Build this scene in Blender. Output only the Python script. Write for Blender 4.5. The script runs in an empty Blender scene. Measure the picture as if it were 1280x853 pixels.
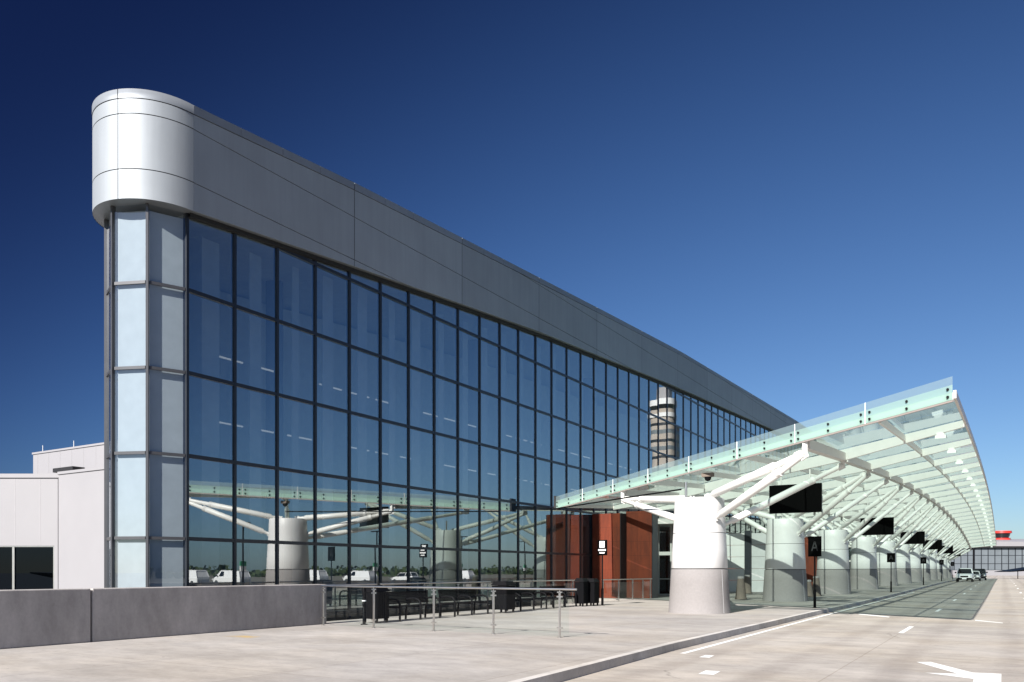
import bpy, math, random
from mathutils import Vector, Matrix
random.seed(7)
sc = bpy.context.scene
COL = sc.collection
PI = math.pi
R = math.radians

# ------------------------------------------------------------------ mesh helpers
class MB:
    def __init__(s): s.v = []; s.f = []; s.m = []; s.sm = []
    def add(s, vs, fs, mi=0, smooth=False):
        o = len(s.v); s.v += [tuple(p) for p in vs]
        for f in fs: s.f.append(tuple(i + o for i in f)); s.m.append(mi); s.sm.append(smooth)
        return s
    def box(s, x0, x1, y0, y1, z0, z1, mi=0):
        return s.hexa([(x0,y0,z0),(x1,y0,z0),(x1,y1,z0),(x0,y1,z0)], [(x0,y0,z1),(x1,y0,z1),(x1,y1,z1),(x0,y1,z1)], mi)
    def hexa(s, b, t, mi=0):
        return s.add(list(b)+list(t), [(3,2,1,0),(4,5,6,7),(0,1,5,4),(1,2,6,5),(2,3,7,6),(3,0,4,7)], mi)
    def bar(s, p0, p1, w, d, up=(0,0,1), mi=0):
        """box along p0-p1, w across, d along 'up'"""
        p0 = Vector(p0); p1 = Vector(p1); a = (p1-p0).normalized(); u = Vector(up)
        u = (u - a*u.dot(a)).normalized(); r = a.cross(u); w /= 2; d /= 2
        q = [p - r*w - u*d for p in (p0,)] + [p0 + r*w - u*d, p0 + r*w + u*d, p0 - r*w + u*d]
        e = [c + (p1-p0) for c in q]
        return s.add(q+e, [(3,2,1,0),(4,5,6,7),(0,1,5,4),(1,2,6,5),(2,3,7,6),(3,0,4,7)], mi)
    def tube(s, pts, rad, n=12, mi=0, caps=True):
        pts = [Vector(p) for p in pts]
        if not isinstance(rad, (list, tuple)): rad = [rad]*len(pts)
        vs = []
        for i, p in enumerate(pts):
            if i == 0: a = pts[1]-pts[0]
            elif i == len(pts)-1: a = pts[-1]-pts[-2]
            else: a = pts[i+1]-pts[i-1]
            a.normalize(); h = Vector((0,0,1)) if abs(a.z) < .95 else Vector((1,0,0))
            u = a.cross(h).normalized(); w = a.cross(u).normalized()
            vs += [p + (u*math.cos(2*PI*k/n) + w*math.sin(2*PI*k/n))*rad[i] for k in range(n)]
        fs = []
        for i in range(len(pts)-1):
            for k in range(n):
                fs.append((i*n+k, i*n+(k+1)%n, (i+1)*n+(k+1)%n, (i+1)*n+k))
        s.add(vs, fs, mi, True)
        if caps:
            s.add(vs[:n], [tuple(range(n-1,-1,-1))], mi); s.add(vs[-n:], [tuple(range(n))], mi)
        return s
    def lathe(s, prof, c=(0,0,0), n=40, mi=0, e=2.0, cap=True):
        vs = []
        def rr(t):
            return (abs(math.cos(t))**e + abs(math.sin(t))**e)**(-1/e)
        for r, z in prof:
            for k in range(n):
                t = 2*PI*k/n; q = rr(t)*r
                vs.append((c[0]+q*math.cos(t), c[1]+q*math.sin(t), c[2]+z))
        fs = []
        for i in range(len(prof)-1):
            for k in range(n): fs.append((i*n+k, i*n+(k+1)%n, (i+1)*n+(k+1)%n, (i+1)*n+k))
        s.add(vs, fs, mi, True)
        if cap:
            s.add(vs[-n:], [tuple(range(n))], mi); s.add(vs[:n], [tuple(range(n-1,-1,-1))], mi)
        return s
    def prism(s, poly, z0, z1, mi=0):
        n = len(poly); z = (lambda h, p: h(p) if callable(h) else h)
        vs = [(p[0],p[1],z(z0,p)) for p in poly] + [(p[0],p[1],z(z1,p)) for p in poly]
        fs = [tuple(range(n-1,-1,-1)), tuple(range(n,2*n))] + [(i,(i+1)%n,n+(i+1)%n,n+i) for i in range(n)]
        return s.add(vs, fs, mi)
    def quad(s, *p, mi=0): return s.add(p, [tuple(range(len(p)))], mi)
    def build(s, name, mats, parent=None, bevel=0):
        me = bpy.data.meshes.new(name)
        off = Vector((0,0,0)); q = parent
        while q is not None: off += Vector(q.location); q = q.parent
        me.from_pydata([(v[0]-off.x, v[1]-off.y, v[2]-off.z) for v in s.v], [], s.f)
        if not isinstance(mats, (list, tuple)): mats = [mats]
        for m in mats: me.materials.append(m)
        me.polygons.foreach_set('material_index', s.m); me.polygons.foreach_set('use_smooth', s.sm)
        me.update()
        o = bpy.data.objects.new(name, me); COL.objects.link(o)
        if parent is not None: o.parent = parent
        if bevel:
            b = o.modifiers.new('edge', 'BEVEL'); b.width = bevel; b.segments = 2; b.limit_method = 'ANGLE'; b.angle_limit = R(40)
        return o

def tag(o, label, cat, group=None):
    o['label'] = label; o['category'] = cat
    if group: o['group'] = group
    o['kind'] = 'thing'
    return o
def thing(name, label, cat, loc=(0,0,0), rz=0, group=None):
    o = bpy.data.objects.new(name, None); COL.objects.link(o); o.location = loc; o.rotation_euler = (0,0,rz)
    o.empty_display_size = .2
    return tag(o, label, cat, group)
def kind(o, k): o['kind'] = k; return o
KIDS = {}
def copy_tree(o, parent=None):
    c = o.copy(); COL.objects.link(c)
    if parent is not None: c.parent = parent
    for ch in [x for x in COL.objects if x.parent == o and x != c]: copy_tree(ch, c)
    return c
def clone(root, loc, label, rz=None, group=None):
    c = copy_tree(root); c.location = loc
    if rz is not None: c.rotation_euler = (0,0,rz)
    c['label'] = label
    if group: c['group'] = group
    return c

# ------------------------------------------------------------------ materials
class NT:
    def __init__(s, name):
        s.m = bpy.data.materials.new(name); s.m.use_nodes = True; s.t = s.m.node_tree; s.t.nodes.clear()
        s.out = s.n('ShaderNodeOutputMaterial')
    def n(s, ty, **kw):
        x = s.t.nodes.new(ty)
        for k, v in kw.items():
            if k in x.inputs and not hasattr(x, k): x.inputs[k].default_value = v
            else: setattr(x, k, v)
        return x
    def l(s, a, b): s.t.links.new(a, b)
    def noise(s, scale, detail=4, rough=.55, vec=None, stretch=None, co=None):
        co = co or s.n('ShaderNodeTexCoord').outputs['Object']
        if stretch:
            mp = s.n('ShaderNodeMapping'); mp.inputs['Scale'].default_value = stretch; s.l(co, mp.inputs['Vector']); co = mp.outputs[0]
        x = s.n('ShaderNodeTexNoise'); x.inputs['Scale'].default_value = scale; x.inputs['Detail'].default_value = detail
        x.inputs['Roughness'].default_value = rough; s.l(co, x.inputs['Vector']); return x.outputs['Fac']
    def ramp(s, fac, stops):
        r = s.n('ShaderNodeValToRGB'); e = r.color_ramp.elements
        while len(e) < len(stops): e.new(.5)
        for k, (p, c) in enumerate(stops):
            e[k].position = p; e[k].color = (c, c, c, 1) if isinstance(c, (int, float)) else (*c, 1)
        s.l(fac, r.inputs[0]); return r.outputs[0]
    def mix(s, a, b, fac, mode='MIX'):
        x = s.n('ShaderNodeMix', data_type='RGBA', blend_type=mode)
        for sock, v in ((x.inputs[6], a), (x.inputs[7], b), (x.inputs[0], fac)):
            if hasattr(v, 'is_output'): s.l(v, sock)
            elif isinstance(v, (int, float)) : sock.default_value = v if sock == x.inputs[0] else (v,v,v,1)
            else: sock.default_value = (*v, 1)
        return x.outputs[2]
    def pbr(s, col, rough=.6, metal=0, bump=None, bstr=.2, bdist=.01, spec=.5, coat=0):
        p = s.n('ShaderNodeBsdfPrincipled'); p.inputs['Roughness'].default_value = rough if not hasattr(rough,'is_output') else .5
        if hasattr(rough, 'is_output'): s.l(rough, p.inputs['Roughness'])
        p.inputs['Metallic'].default_value = metal; p.inputs['Specular IOR Level'].default_value = spec; p.inputs['Coat Weight'].default_value = coat
        if hasattr(col, 'is_output'): s.l(col, p.inputs['Base Color'])
        else: p.inputs['Base Color'].default_value = (*col, 1)
        if bump is not None:
            b = s.n('ShaderNodeBump'); b.inputs['Strength'].default_value = bstr; b.inputs['Distance'].default_value = bdist
            s.l(bump, b.inputs['Height']); s.l(b.outputs[0], p.inputs['Normal'])
        s.l(p.outputs[0], s.out.inputs[0]); return s.m

def simple(name, col, rough=.5, metal=0, var=.06, scale=3, spec=.5, coat=0):
    t = NT(name); f = t.noise(scale, 5)
    a = tuple(c*(1-var) for c in col); b = tuple(min(1, c*(1+var)) for c in col)
    c = t.ramp(f, [(.3, a), (.7, b)])
    return t.pbr(c, rough, metal, spec=spec, coat=coat)

def concrete(name, col, joints=None, streak=None, rough=.85, var=.16, spots=True, mott=.8, stain=None, tyres=False):
    t = NT(name); co = t.n('ShaderNodeTexCoord').outputs['Object']
    big = t.noise(.35, 6, .6, co=co, stretch=streak or (1,1,1)); fine = t.noise(14, 5, .7, co=co)
    mid = t.noise(2.2, 6, .65, co=co, stretch=streak or (1,1,1))
    c = t.ramp(big, [(.3, tuple(x*(1-var) for x in col)), (.7, tuple(x*(1+var*.6) for x in col))])
    c = t.mix(c, t.ramp(mid, [(.3,.8),(.62,1.05)]), mott, 'MULTIPLY')
    c = t.mix(c, t.ramp(fine, [(.3,.88),(.7,1.06)]), .7, 'MULTIPLY')
    if spots:
        sp = t.noise(.9, 3, .5, co=co); st = t.ramp(sp, [(.68, (1,1,1)), (.8, (.93,.84,.72))])
        c = t.mix(c, st, .6, 'MULTIPLY')
        wm = t.noise(.22, 4, .6, co=co); c = t.mix(c, t.ramp(wm, [(.42,(1,1,1)),(.66,(1.0,.955,.88))]), .8, 'MULTIPLY')
        dk = t.noise(6, 2, .5, co=co); c = t.mix(c, t.ramp(dk, [(.25,.66),(.31,1.)]), .75, 'MULTIPLY')
    if stain:
        sm = t.n('ShaderNodeMapping'); sm.inputs['Location'].default_value = (-stain[0]*.9,-stain[1]*1.6,0); sm.inputs['Scale'].default_value = (.9,1.6,0); t.l(co, sm.inputs['Vector'])
        ln = t.n('ShaderNodeVectorMath', operation='LENGTH'); t.l(sm.outputs[0], ln.inputs[0])
        ad = t.n('ShaderNodeMath', operation='ADD'); t.l(ln.outputs['Value'], ad.inputs[0]); t.l(t.noise(2.5, 5, .6, co=co), ad.inputs[1])
        c = t.mix(c, (.50,.33,.10), t.ramp(ad.outputs[0], [(.55,.75),(1.0,0.0)]))
    if tyres:
        sp_ = t.n('ShaderNodeSeparateXYZ'); t.l(co, sp_.inputs[0])
        wv = t.n('ShaderNodeMath', operation='SINE'); sc_ = t.n('ShaderNodeMath', operation='MULTIPLY_ADD'); sc_.inputs[1].default_value = 3.64; sc_.inputs[2].default_value = .9
        t.l(sp_.outputs['X'], sc_.inputs[0]); t.l(sc_.outputs[0], wv.inputs[0])
        tn = t.n('ShaderNodeMath', operation='MULTIPLY'); t.l(wv.outputs[0], tn.inputs[0]); t.l(t.noise(.5, 4, .6, co=co, stretch=(3,.25,1)), tn.inputs[1])
        c = t.mix(c, t.ramp(tn.outputs[0], [(.15,(1,1,1)),(.55,(.86,.85,.85))]), 1, 'MULTIPLY')
        vo = t.n('ShaderNodeTexVoronoi', feature='DISTANCE_TO_EDGE'); vo.inputs['Scale'].default_value = .16
        wp = t.n('ShaderNodeVectorMath', operation='MULTIPLY_ADD'); wp.inputs[1].default_value = (.9,.9,.9); nz = t.n('ShaderNodeTexNoise'); nz.inputs['Scale'].default_value = .8; nz.inputs['Detail'].default_value = 5
        t.l(co, nz.inputs['Vector']); t.l(nz.outputs['Color'], wp.inputs[0]); t.l(co, wp.inputs[2]); t.l(wp.outputs[0], vo.inputs['Vector'])
        ck = t.ramp(vo.outputs['Distance'], [(.0,.62),(.0035,1.0)]); cm = t.ramp(t.noise(.3, 2, co=co), [(.52,0.0),(.62,.9)])
        c = t.mix(c, ck, cm, 'MULTIPLY')
    if joints:
        bw, bh, off = joints
        mp = t.n('ShaderNodeMapping'); mp.inputs['Location'].default_value = off; t.l(co, mp.inputs['Vector'])
        b = t.n('ShaderNodeTexBrick', offset=0.0); b.inputs['Scale'].default_value = 1; b.inputs['Mortar Size'].default_value = .012
        b.inputs['Brick Width'].default_value = bw; b.inputs['Row Height'].default_value = bh
        b.inputs['Color1'].default_value = (1,1,1,1); b.inputs['Color2'].default_value = (.89,.89,.90,1); b.inputs['Mortar'].default_value = (.74,.72,.70,1)
        t.l(mp.outputs[0], b.inputs['Vector']); c = t.mix(c, b.outputs['Color'], 1, 'MULTIPLY')
    return t.pbr(c, rough, bump=fine, bstr=.25, bdist=.006, spec=.3)

M = {}
M['walk'] = concrete('sidewalk_concrete', (.42,.39,.362), (3.05,4.6,(0,.9,0)), (.9,1.7,1), var=.24, stain=(-14.9,12.5))
M['road'] = concrete('road_concrete', (.45,.41,.366), (3.45,6.1,(2.35,1.5,0)), (1.0,1.9,1), var=.2, tyres=True)
M['parapet'] = concrete('parapet_concrete', (.42,.39,.37), None, (1.5,1.5,.6), var=.34, spots=False, mott=.9)
M['kerb'] = concrete('kerb_concrete', (.56,.535,.51), None, None, var=.3)
M['colgrey'] = concrete('column_concrete', (.255,.238,.232), None, None, var=.05, spots=False, mott=.2)
M['bollard'] = concrete('bollard_concrete', (.17,.14,.12), None, None, var=.2)
M['ground'] = concrete('ground_soil', (.16,.155,.13), None, None, var=.3)
M['colwhite'] = simple('white_column_paint', (.66,.65,.64), .45, var=.03)
M['steel'] = simple('white_steel_paint', (.74,.735,.705), .38, var=.03)
M['girder'] = simple('grey_girder_paint', (.60,.575,.55), .45, var=.04)
M['trim'] = simple('dull_trim_metal', (.30,.26,.24), .5, var=.05)
M['metal'] = simple('brushed_stainless', (.62,.59,.55), .28, 1, var=.08)
M['black'] = simple('black_powdercoat', (.005,.005,.006), .5, spec=.08)
M['screen'] = simple('black_screen', (.0015,.0015,.0016), .4, var=.02, spec=.03)
M['frame'] = simple('dark_mullion', (.030,.034,.042), .35, .3)
M['sunlitframe'] = simple('sunlit_tone_mullion', (.10,.10,.105), .35, .5)  # dark mullion metal lightened: sunlight on the nose put into its colour
M['dark'] = simple('dark_recess_and_shade', (.012,.012,.014), .7)
M['white'] = simple('white_marking_paint', (.78,.77,.74), .7, var=.08, scale=8)
M['signwhite'] = simple('white_sign_film', (.75,.75,.75), .5)
M['signgreen'] = simple('green_sign_film', (.02,.22,.10), .5)
M['rubber'] = simple('tyre_rubber', (.02,.02,.02), .8)
M['carwhite'] = simple('white_car_paint', (.72,.72,.72), .25, coat=.6, var=.01)
M['carsilver'] = simple('silver_car_paint', (.35,.36,.38), .25, .5, coat=.6, var=.01)
M['carblack'] = simple('dark_car_paint', (.02,.02,.023), .25, coat=.6, var=.01)
M['carglass'] = simple('car_window_glass', (.01,.012,.014), .05, var=0)
M['lampglass'] = simple('headlamp_glass', (.5,.5,.5), .1, var=.1)
M['plate'] = simple('pale_plastic', (.5,.5,.5), .5)
M['annex'] = simple('white_wall_panel', (.285,.277,.288), .55, var=.02, scale=.8)
M['annexseam'] = simple('panel_seam', (.33,.32,.33), .7)
M['interior'] = simple('interior_plaster', (.60,.63,.62), .8, var=.05)
M['shade'] = simple('grey_roller_shade', (.56,.59,.58), .8, var=.05)
M['intfloor'] = simple('interior_floor', (.18,.18,.18), .4)
M['towerconc'] = concrete('tower_concrete', (.45,.40,.36), None, None, var=.12)
M['trunk'] = simple('bark', (.09,.07,.05), .9)
M['redroof'] = simple('red_enamel', (.52,.035,.025), .4)

def metal_panel(name, col, rough, metal):
    t = NT(name); co = t.n('ShaderNodeTexCoord').outputs['Object']
    f = t.noise(.6, 3, co=co); c = t.ramp(f, [(.3, tuple(x*.95 for x in col)), (.7, tuple(x*1.04 for x in col))])
    oi = t.n('ShaderNodeObjectInfo'); c = t.mix(c, t.ramp(oi.outputs['Random'], [(0,.93),(1,1.05)]), 1, 'MULTIPLY')
    st = t.noise(1.1, 5, .6, co=co, stretch=(4,4,.25)); c = t.mix(c, t.ramp(st, [(.35,.93),(.6,1.0)]), .8, 'MULTIPLY')
    return t.pbr(c, rough, metal, bump=t.noise(.5, 2, co=co), bstr=.12, bdist=.05)
M['fascia'] = metal_panel('aluminium_composite_panel', (.335,.36,.385), .62, .4)
M['coping'] = metal_panel('aluminium_coping', (.28,.30,.325), .55, .5)

def red_panel():
    t = NT('rust_red_wall_panel'); co = t.n('ShaderNodeTexCoord').outputs['Object']
    f = t.noise(1.4, 6, .65, co=co, stretch=(3,3,.6))
    c = t.ramp(f, [(.3,(.105,.018,.006)),(.7,(.185,.032,.009))])
    mp = t.n('ShaderNodeMapping'); mp.inputs['Rotation'].default_value = (R(90),0,0); t.l(co, mp.inputs['Vector'])
    b = t.n('ShaderNodeTexBrick', offset=0.0); b.inputs['Scale'].default_value = 1; b.inputs['Mortar Size'].default_value = .008
    b.inputs['Brick Width'].default_value = .72; b.inputs['Row Height'].default_value = .80
    b.inputs['Color1'].default_value = (1,1,1,1); b.inputs['Color2'].default_value = (.86,.86,.86,1); b.inputs['Mortar'].default_value = (.55,.5,.5,1)
    t.l(mp.outputs[0], b.inputs['Vector']); c = t.mix(c, b.outputs['Color'], 1, 'MULTIPLY')
    return t.pbr(c, .5, spec=.35)
M['red'] = red_panel()

def schlick(t, r0):
    ge = t.n('ShaderNodeNewGeometry'); d = t.n('ShaderNodeVectorMath', operation='DOT_PRODUCT'); t.l(ge.outputs['Normal'], d.inputs[0]); t.l(ge.outputs['Incoming'], d.inputs[1])
    a = t.n('ShaderNodeMath', operation='ABSOLUTE'); t.l(d.outputs['Value'], a.inputs[0])
    b = t.n('ShaderNodeMath', operation='SUBTRACT'); b.inputs[0].default_value = 1; t.l(a.outputs[0], b.inputs[1])
    c = t.n('ShaderNodeMath', operation='POWER'); c.inputs[1].default_value = 5; t.l(b.outputs[0], c.inputs[0])
    m = t.n('ShaderNodeMath', operation='MULTIPLY_ADD'); m.inputs[1].default_value = 1-r0; m.inputs[2].default_value = r0; t.l(c.outputs[0], m.inputs[0])
    return m.outputs[0]
def glass(name, tint, ior, gloss=(1,1,1), wave=0):
    t = NT(name)
    tr = t.n('ShaderNodeBsdfTransparent'); tr.inputs[0].default_value = (*tint,1)
    g = t.n('ShaderNodeBsdfGlossy'); g.inputs['Roughness'].default_value = 0.0; g.inputs['Color'].default_value = (*gloss,1)
    fo = schlick(t, ior)
    if wave:
        b = t.n('ShaderNodeBump'); b.inputs['Strength'].default_value = wave; b.inputs['Distance'].default_value = .02
        t.l(t.noise(.55, 1.5), b.inputs['Height']); t.l(b.outputs[0], g.inputs['Normal'])
    m = t.n('ShaderNodeMixShader'); t.l(fo, m.inputs[0]); t.l(tr.outputs[0], m.inputs[1]); t.l(g.outputs[0], m.inputs[2])
    t.l(m.outputs[0], t.out.inputs[0]); return t.m
M['glass'] = glass('facade_glass', (.66,.74,.76), .37, (.93,.97,.96), .03)
M['noseglass'] = glass('nose_glass', (.70,.745,.785), .14, (.92,.96,1.0), .02)
M['railglass'] = glass('railing_glass', (.90,.955,.94), .05)
M['winglass'] = glass('dark_window_glass', (.03,.035,.04), .025, (.55,.72,1.0))

def frit(name, trans, tl_col, df_col, fac_tr):
    t = NT(name)
    tl = t.n('ShaderNodeBsdfTranslucent'); tl.inputs[0].default_value = (*tl_col,1)
    df = t.n('ShaderNodeBsdfDiffuse'); df.inputs[0].default_value = (*df_col,1)
    ad = t.n('ShaderNodeAddShader'); t.l(tl.outputs[0], ad.inputs[0]); t.l(df.outputs[0], ad.inputs[1])
    tr = t.n('ShaderNodeBsdfTransparent'); tr.inputs[0].default_value = (*trans,1)
    mx = t.n('ShaderNodeMixShader'); mx.inputs[0].default_value = fac_tr; t.l(ad.outputs[0], mx.inputs[1]); t.l(tr.outputs[0], mx.inputs[2])
    g = t.n('ShaderNodeBsdfGlossy'); g.inputs['Roughness'].default_value = .03
    m2 = t.n('ShaderNodeMixShader'); t.l(schlick(t, .035), m2.inputs[0]); t.l(mx.outputs[0], m2.inputs[1]); t.l(g.outputs[0], m2.inputs[2])
    t.l(m2.outputs[0], t.out.inputs[0]); return t.m
M['roofglass'] = frit('fritted_roof_glass', (.78,.95,.88), (.225,.30,.262), (.17,.225,.20), .44)
M['clearglass'] = frit('clear_fascia_glass', (.90,.97,.97), (.34,.42,.43), (.24,.31,.32), .55)
M['fritglass'] = frit('fritted_fascia_glass', (.74,.93,.87), (.26,.36,.32), (.27,.38,.34), .24)

# ------------------------------------------------------------------ measures
F = 20.1           # facade plane X = -F
W = 1.686          # mullion spacing
Y0 = 14.79         # first mullion
H = 2.399; Z1 = 2.45
S = 13.5; CX = -9.45; CY = 28.5; SK = -.684
def sstep(a, b, y):
    t = min(1, max(0, (y-a)/(b-a))); return t*t*(3-2*t)
def G(y): return .28*sstep(35, 120, y)
def lerp(tab, y):
    if y <= tab[0][0]: return tab[0][1]
    for (a, p), (b, q) in zip(tab, tab[1:]):
        if y <= b: return p + (q-p)*(y-a)/(b-a)
    return tab[-1][1]
FB = [(14.7,11.83),(21.3,12.41),(27.9,12.96),(34.6,13.50),(41,13.86),(54,14.62),(81.5,15.80),(110,16.6),(190,17.2)]
FT = [(14.7,14.86),(21.3,15.40),(27.9,15.80),(43,16.68),(55.5,17.35),(93.5,18.45),(190,19.2)]
fb = lambda y: lerp(FB, y)
ft = lambda y: lerp(FT, y)

# ------------------------------------------------------------------ ground, deck, road
KERB = [(-60,-4.0),(9,-5.56),(16,-5.86),(29,-5.97),(31.5,-6.0),(320,-6.1)]
kx = lambda y: lerp(KERB, y)
b = MB()
prof = [(-4000,-6.2),(-5.6,-6.2),(-5.6,-.40),(4000,-.40)]
for (x0,z0),(x1,z1) in zip(prof, prof[1:]):
    b.quad((x0,-4000,z0),(x1,-4000,z1),(x1,4000,z1),(x0,4000,z0))
kind(b.build('ground', M['ground']), 'structure')

ys = [-60,-20,0,9,12.5,16,20,24,29,31.5] + [35+5*i for i in range(18)] + [140,180,240,320]
def sheet(fx0, fx1, z, mats, name, depth=0):
    b = MB(); vs = []
    for y in ys: vs += [(fx0(y),y,z+G(y)),(fx1(y),y,z+G(y))]
    b.add(vs, [(2*i,2*i+1,2*i+3,2*i+2) for i in range(len(ys)-1)])
    return kind(b.build(name, mats), 'structure')
sheet(lambda y: kx(y)+.02, lambda y: 14.0, -.15, M['road'], 'road')
# sidewalk deck: top sheet plus its outer face over the light well
DX = -17.35
b = MB(); vs = []
for y in ys: vs += [(DX,y,G(y)),(kx(y)-.16,y,G(y))]
b.add(vs, [(2*i,2*i+1,2*i+3,2*i+2) for i in range(len(ys)-1)])
for y0, y1 in zip(ys, ys[1:]):
    b.quad((DX,y0,G(y0)-.6),(DX,y0,G(y0)),(DX,y1,G(y1)),(DX,y1,G(y1)-.6))
b.box(-F+.12, DX, 40.6, 175, -.6, -.004)
kind(b.build('sidewalk', M['walk']), 'structure')
# kerb stones
b = MB()
for y0, y1 in zip(ys, ys[1:]):
    n = max(1, int(round((y1-y0)/3.05))) if y1 < 130 else 1
    for i in range(n):
        a = y0+(y1-y0)*i/n; c = y0+(y1-y0)*(i+1)/n - .012
        b.hexa([(kx(a)-.16,a,-.3),(kx(a)+.015,a,-.3),(kx(c)+.015,c,-.3),(kx(c)-.16,c,-.3)],
               [(kx(a)-.16,a,G(a)+.003),(kx(a),a,G(a)+.003),(kx(c),c,G(c)+.003),(kx(c)-.16,c,G(c)+.003)])
kind(b.build('kerb', M['kerb']), 'structure')
# painted lane marks, arrow and other white strips
b = MB()
def mk(*pts): b.quad(*[(p[0],p[1],-.146+G(p[1])) for p in pts])
def dash(x, y0, y1, w=.12): mk((x-w/2,y0),(x+w/2,y0),(x+w/2,y1),(x-w/2,y1))
for i in range(-1, 14):
    y = 23.7+13.4*i
    if i != 0 and y < 24: pass
    if i >= 0: dash(-2.33, y, y+3.05, .13)
    dash(1.12, y+4, y+7.05, .13)
mk((-5.55,15.5),(-5.43,15.5),(-5.62,29.5),(-5.74,29.5)); mk((-5.74,29.5),(-5.62,29.5),(-5.72,150),(-5.84,150))  # narrow white strips along the kerb foot
mk((-4.98,15.0),(-4.78,15.0),(-4.82,15.45),(-5.0,15.45)); mk((-4.18,12.55),(-3.93,12.55),(-3.97,13.05),(-4.22,13.05))
mk((-4.75,33.2),(-3.5,31.6),(-3.5,32.05),(-4.75,33.75)); mk((-.8,31.0),(.0,29.9),(.0,30.25),(-.8,31.5))  # two slanting white strips across the road
# turn arrow
b.add([(p[0],p[1],-.146) for p in [(-1.34,16.27),(-1.12,16.42),(-.42,15.05),(-.02,15.1),(-.02,11.6),(-.38,11.6),(-.38,14.15),(-1.08,14.62),(-.62,14.75)]],
      [(0,1,2,8),(2,3,4,5,6,8),(6,7,8)])
kind(b.build('road_marking', M['white']), 'structure')

# ------------------------------------------------------------------ parapet wall
b = MB(); b.box(-16.85,-16.5,-30,9.80,0,1.14); b.box(-16.85,-16.5,9.84,16.75,0,1.14)
tag(b.build('parapet_wall', M['parapet'], bevel=.02), 'low grey concrete parapet wall with one vertical joint beside the sidewalk', 'wall')

# ------------------------------------------------------------------ railings
def railing(label, p0, p1, posts, glass_end=0, group='glass railings along the sidewalk'):
    p0 = Vector(p0); p1 = Vector(p1); a = (p1-p0).normalized(); L = (p1-p0).length; n = Vector((-a.y, a.x, 0))
    t = thing('glass_railing', label, 'railing', (p0.x,p0.y,p0.z), group=group)
    MB().tube([p0+Vector((0,0,1.10)), p1+Vector((0,0,1.10))], .026, 10).build('top_rail', M['metal'], t)
    for i, d in enumerate(posts):
        q = p0+a*d; m = MB()
        m.bar(q, q+Vector((0,0,1.04)), .03, .05, n)
        m.bar(q+Vector((0,0,1.03))-a*.055, q+Vector((0,0,1.03))+a*.055, .05, .03)
        m.tube([q+Vector((0,0,1.04)), q+Vector((0,0,1.085))], .011, 8)
        for z in (.22,.93): m.bar(q+Vector((0,0,z))-a*.07, q+Vector((0,0,z))+a*.07, .045, .035)
        m.lathe([(.06,0),(.06,.012)], q, 14)
        m.build('post', M['metal'], t)
    ends = [posts[i] for i in range(len(posts))]
    if glass_end: ends.append(ends[-1]+glass_end+.06)
    for d0, d1 in zip(ends, ends[1:]):
        q0 = p0+a*(d0+.04); q1 = p0+a*(d1-.04)
        MB().quad(q0+Vector((0,0,.10)), q1+Vector((0,0,.10)), q1+Vector((0,0,.96)), q0+Vector((0,0,.96))).build('glass_panel', M['railglass'], t)
    return t
railing('glass railing with a long bright rail standing in front of the benches', (-16.2,16.25,0), (-8.15,16.05,0), [.06,1.95,3.98,5.8,7.62], .22)
railing('short glass railing between the parapet end and the first bin', (-17.05,17.0,0), (-17.05,19.5,0), [.1,2.3])
railing('glass railing behind the two benches nearest the parapet', (-17.05,19.7,0), (-17.05,26.2,0), [.15,2.3,4.3,6.3])
railing('glass railing behind the bench beyond the square bin', (-17.05,27.5,0), (-17.05,33.4,0), [.15,1.9,3.8,5.7])
railing('glass railing in front of the rust red entrance walls', (-16.6,35.4,0), (-16.6,41.9,0), [.15,2.0,3.8,5.2,6.3])

# ------------------------------------------------------------------ benches, bins, bollard, signs
def bench():
    t = thing('metal_bench', '', 'bench', (0,0,0), group='black benches along the glass railing')
    L = 2.2
    m = MB()
    for k in range(9): m.box(-.22+.055*k, -.22+.055*k+.042, -L/2, L/2, .43, .455)
    for y in (-.9,0,.9): m.box(-.24,.27,y-.02,y+.02,.40,.428)
    m.build('seat', M['black'], t)
    m = MB()
    for k in range(8):
        z = .50+.048*k; x = -.25-.012*k
        m.box(x-.012,x+.012,-L/2,L/2,z,z+.044)
    m.box(-.30,-.27,-L/2,-L/2+.04,.45,.9); m.box(-.30,-.27,L/2-.04,L/2,.45,.9)
    m.build('backrest', M['black'], t)
    for y in (-L/2+.1, 0, L/2-.1):
        m = MB()
        pts = [(-.30,y,.62),(-.10,y,.66),(.10,y,.66),(.22,y,.62),(.28,y,.54),(.29,y,.42),(.29,y,.2),(.29,y,0)]
        m.tube(pts, .034, 8); m.tube([(-.26,y,.46),(-.29,y,.2),(-.30,y,0)], .034, 8)
        m.bar((-.27,y,.41),(.29,y,.41),.05,.04)
        m.build('end_frame', M['black'], t)
    return t
b0 = bench(); b0.location = (-15.75,19.75,0); b0['label'] = 'black slatted bench nearest the parapet wall'
clone(b0, (-15.8,22.65,0), 'black slatted bench between the first bench and the square bin')
clone(b0, (-15.8,26.9,0), 'black slatted bench just beyond the square bin')
clone(b0, (-15.9,29.7,0), 'black slatted bench beside the pair of black bins')

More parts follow.
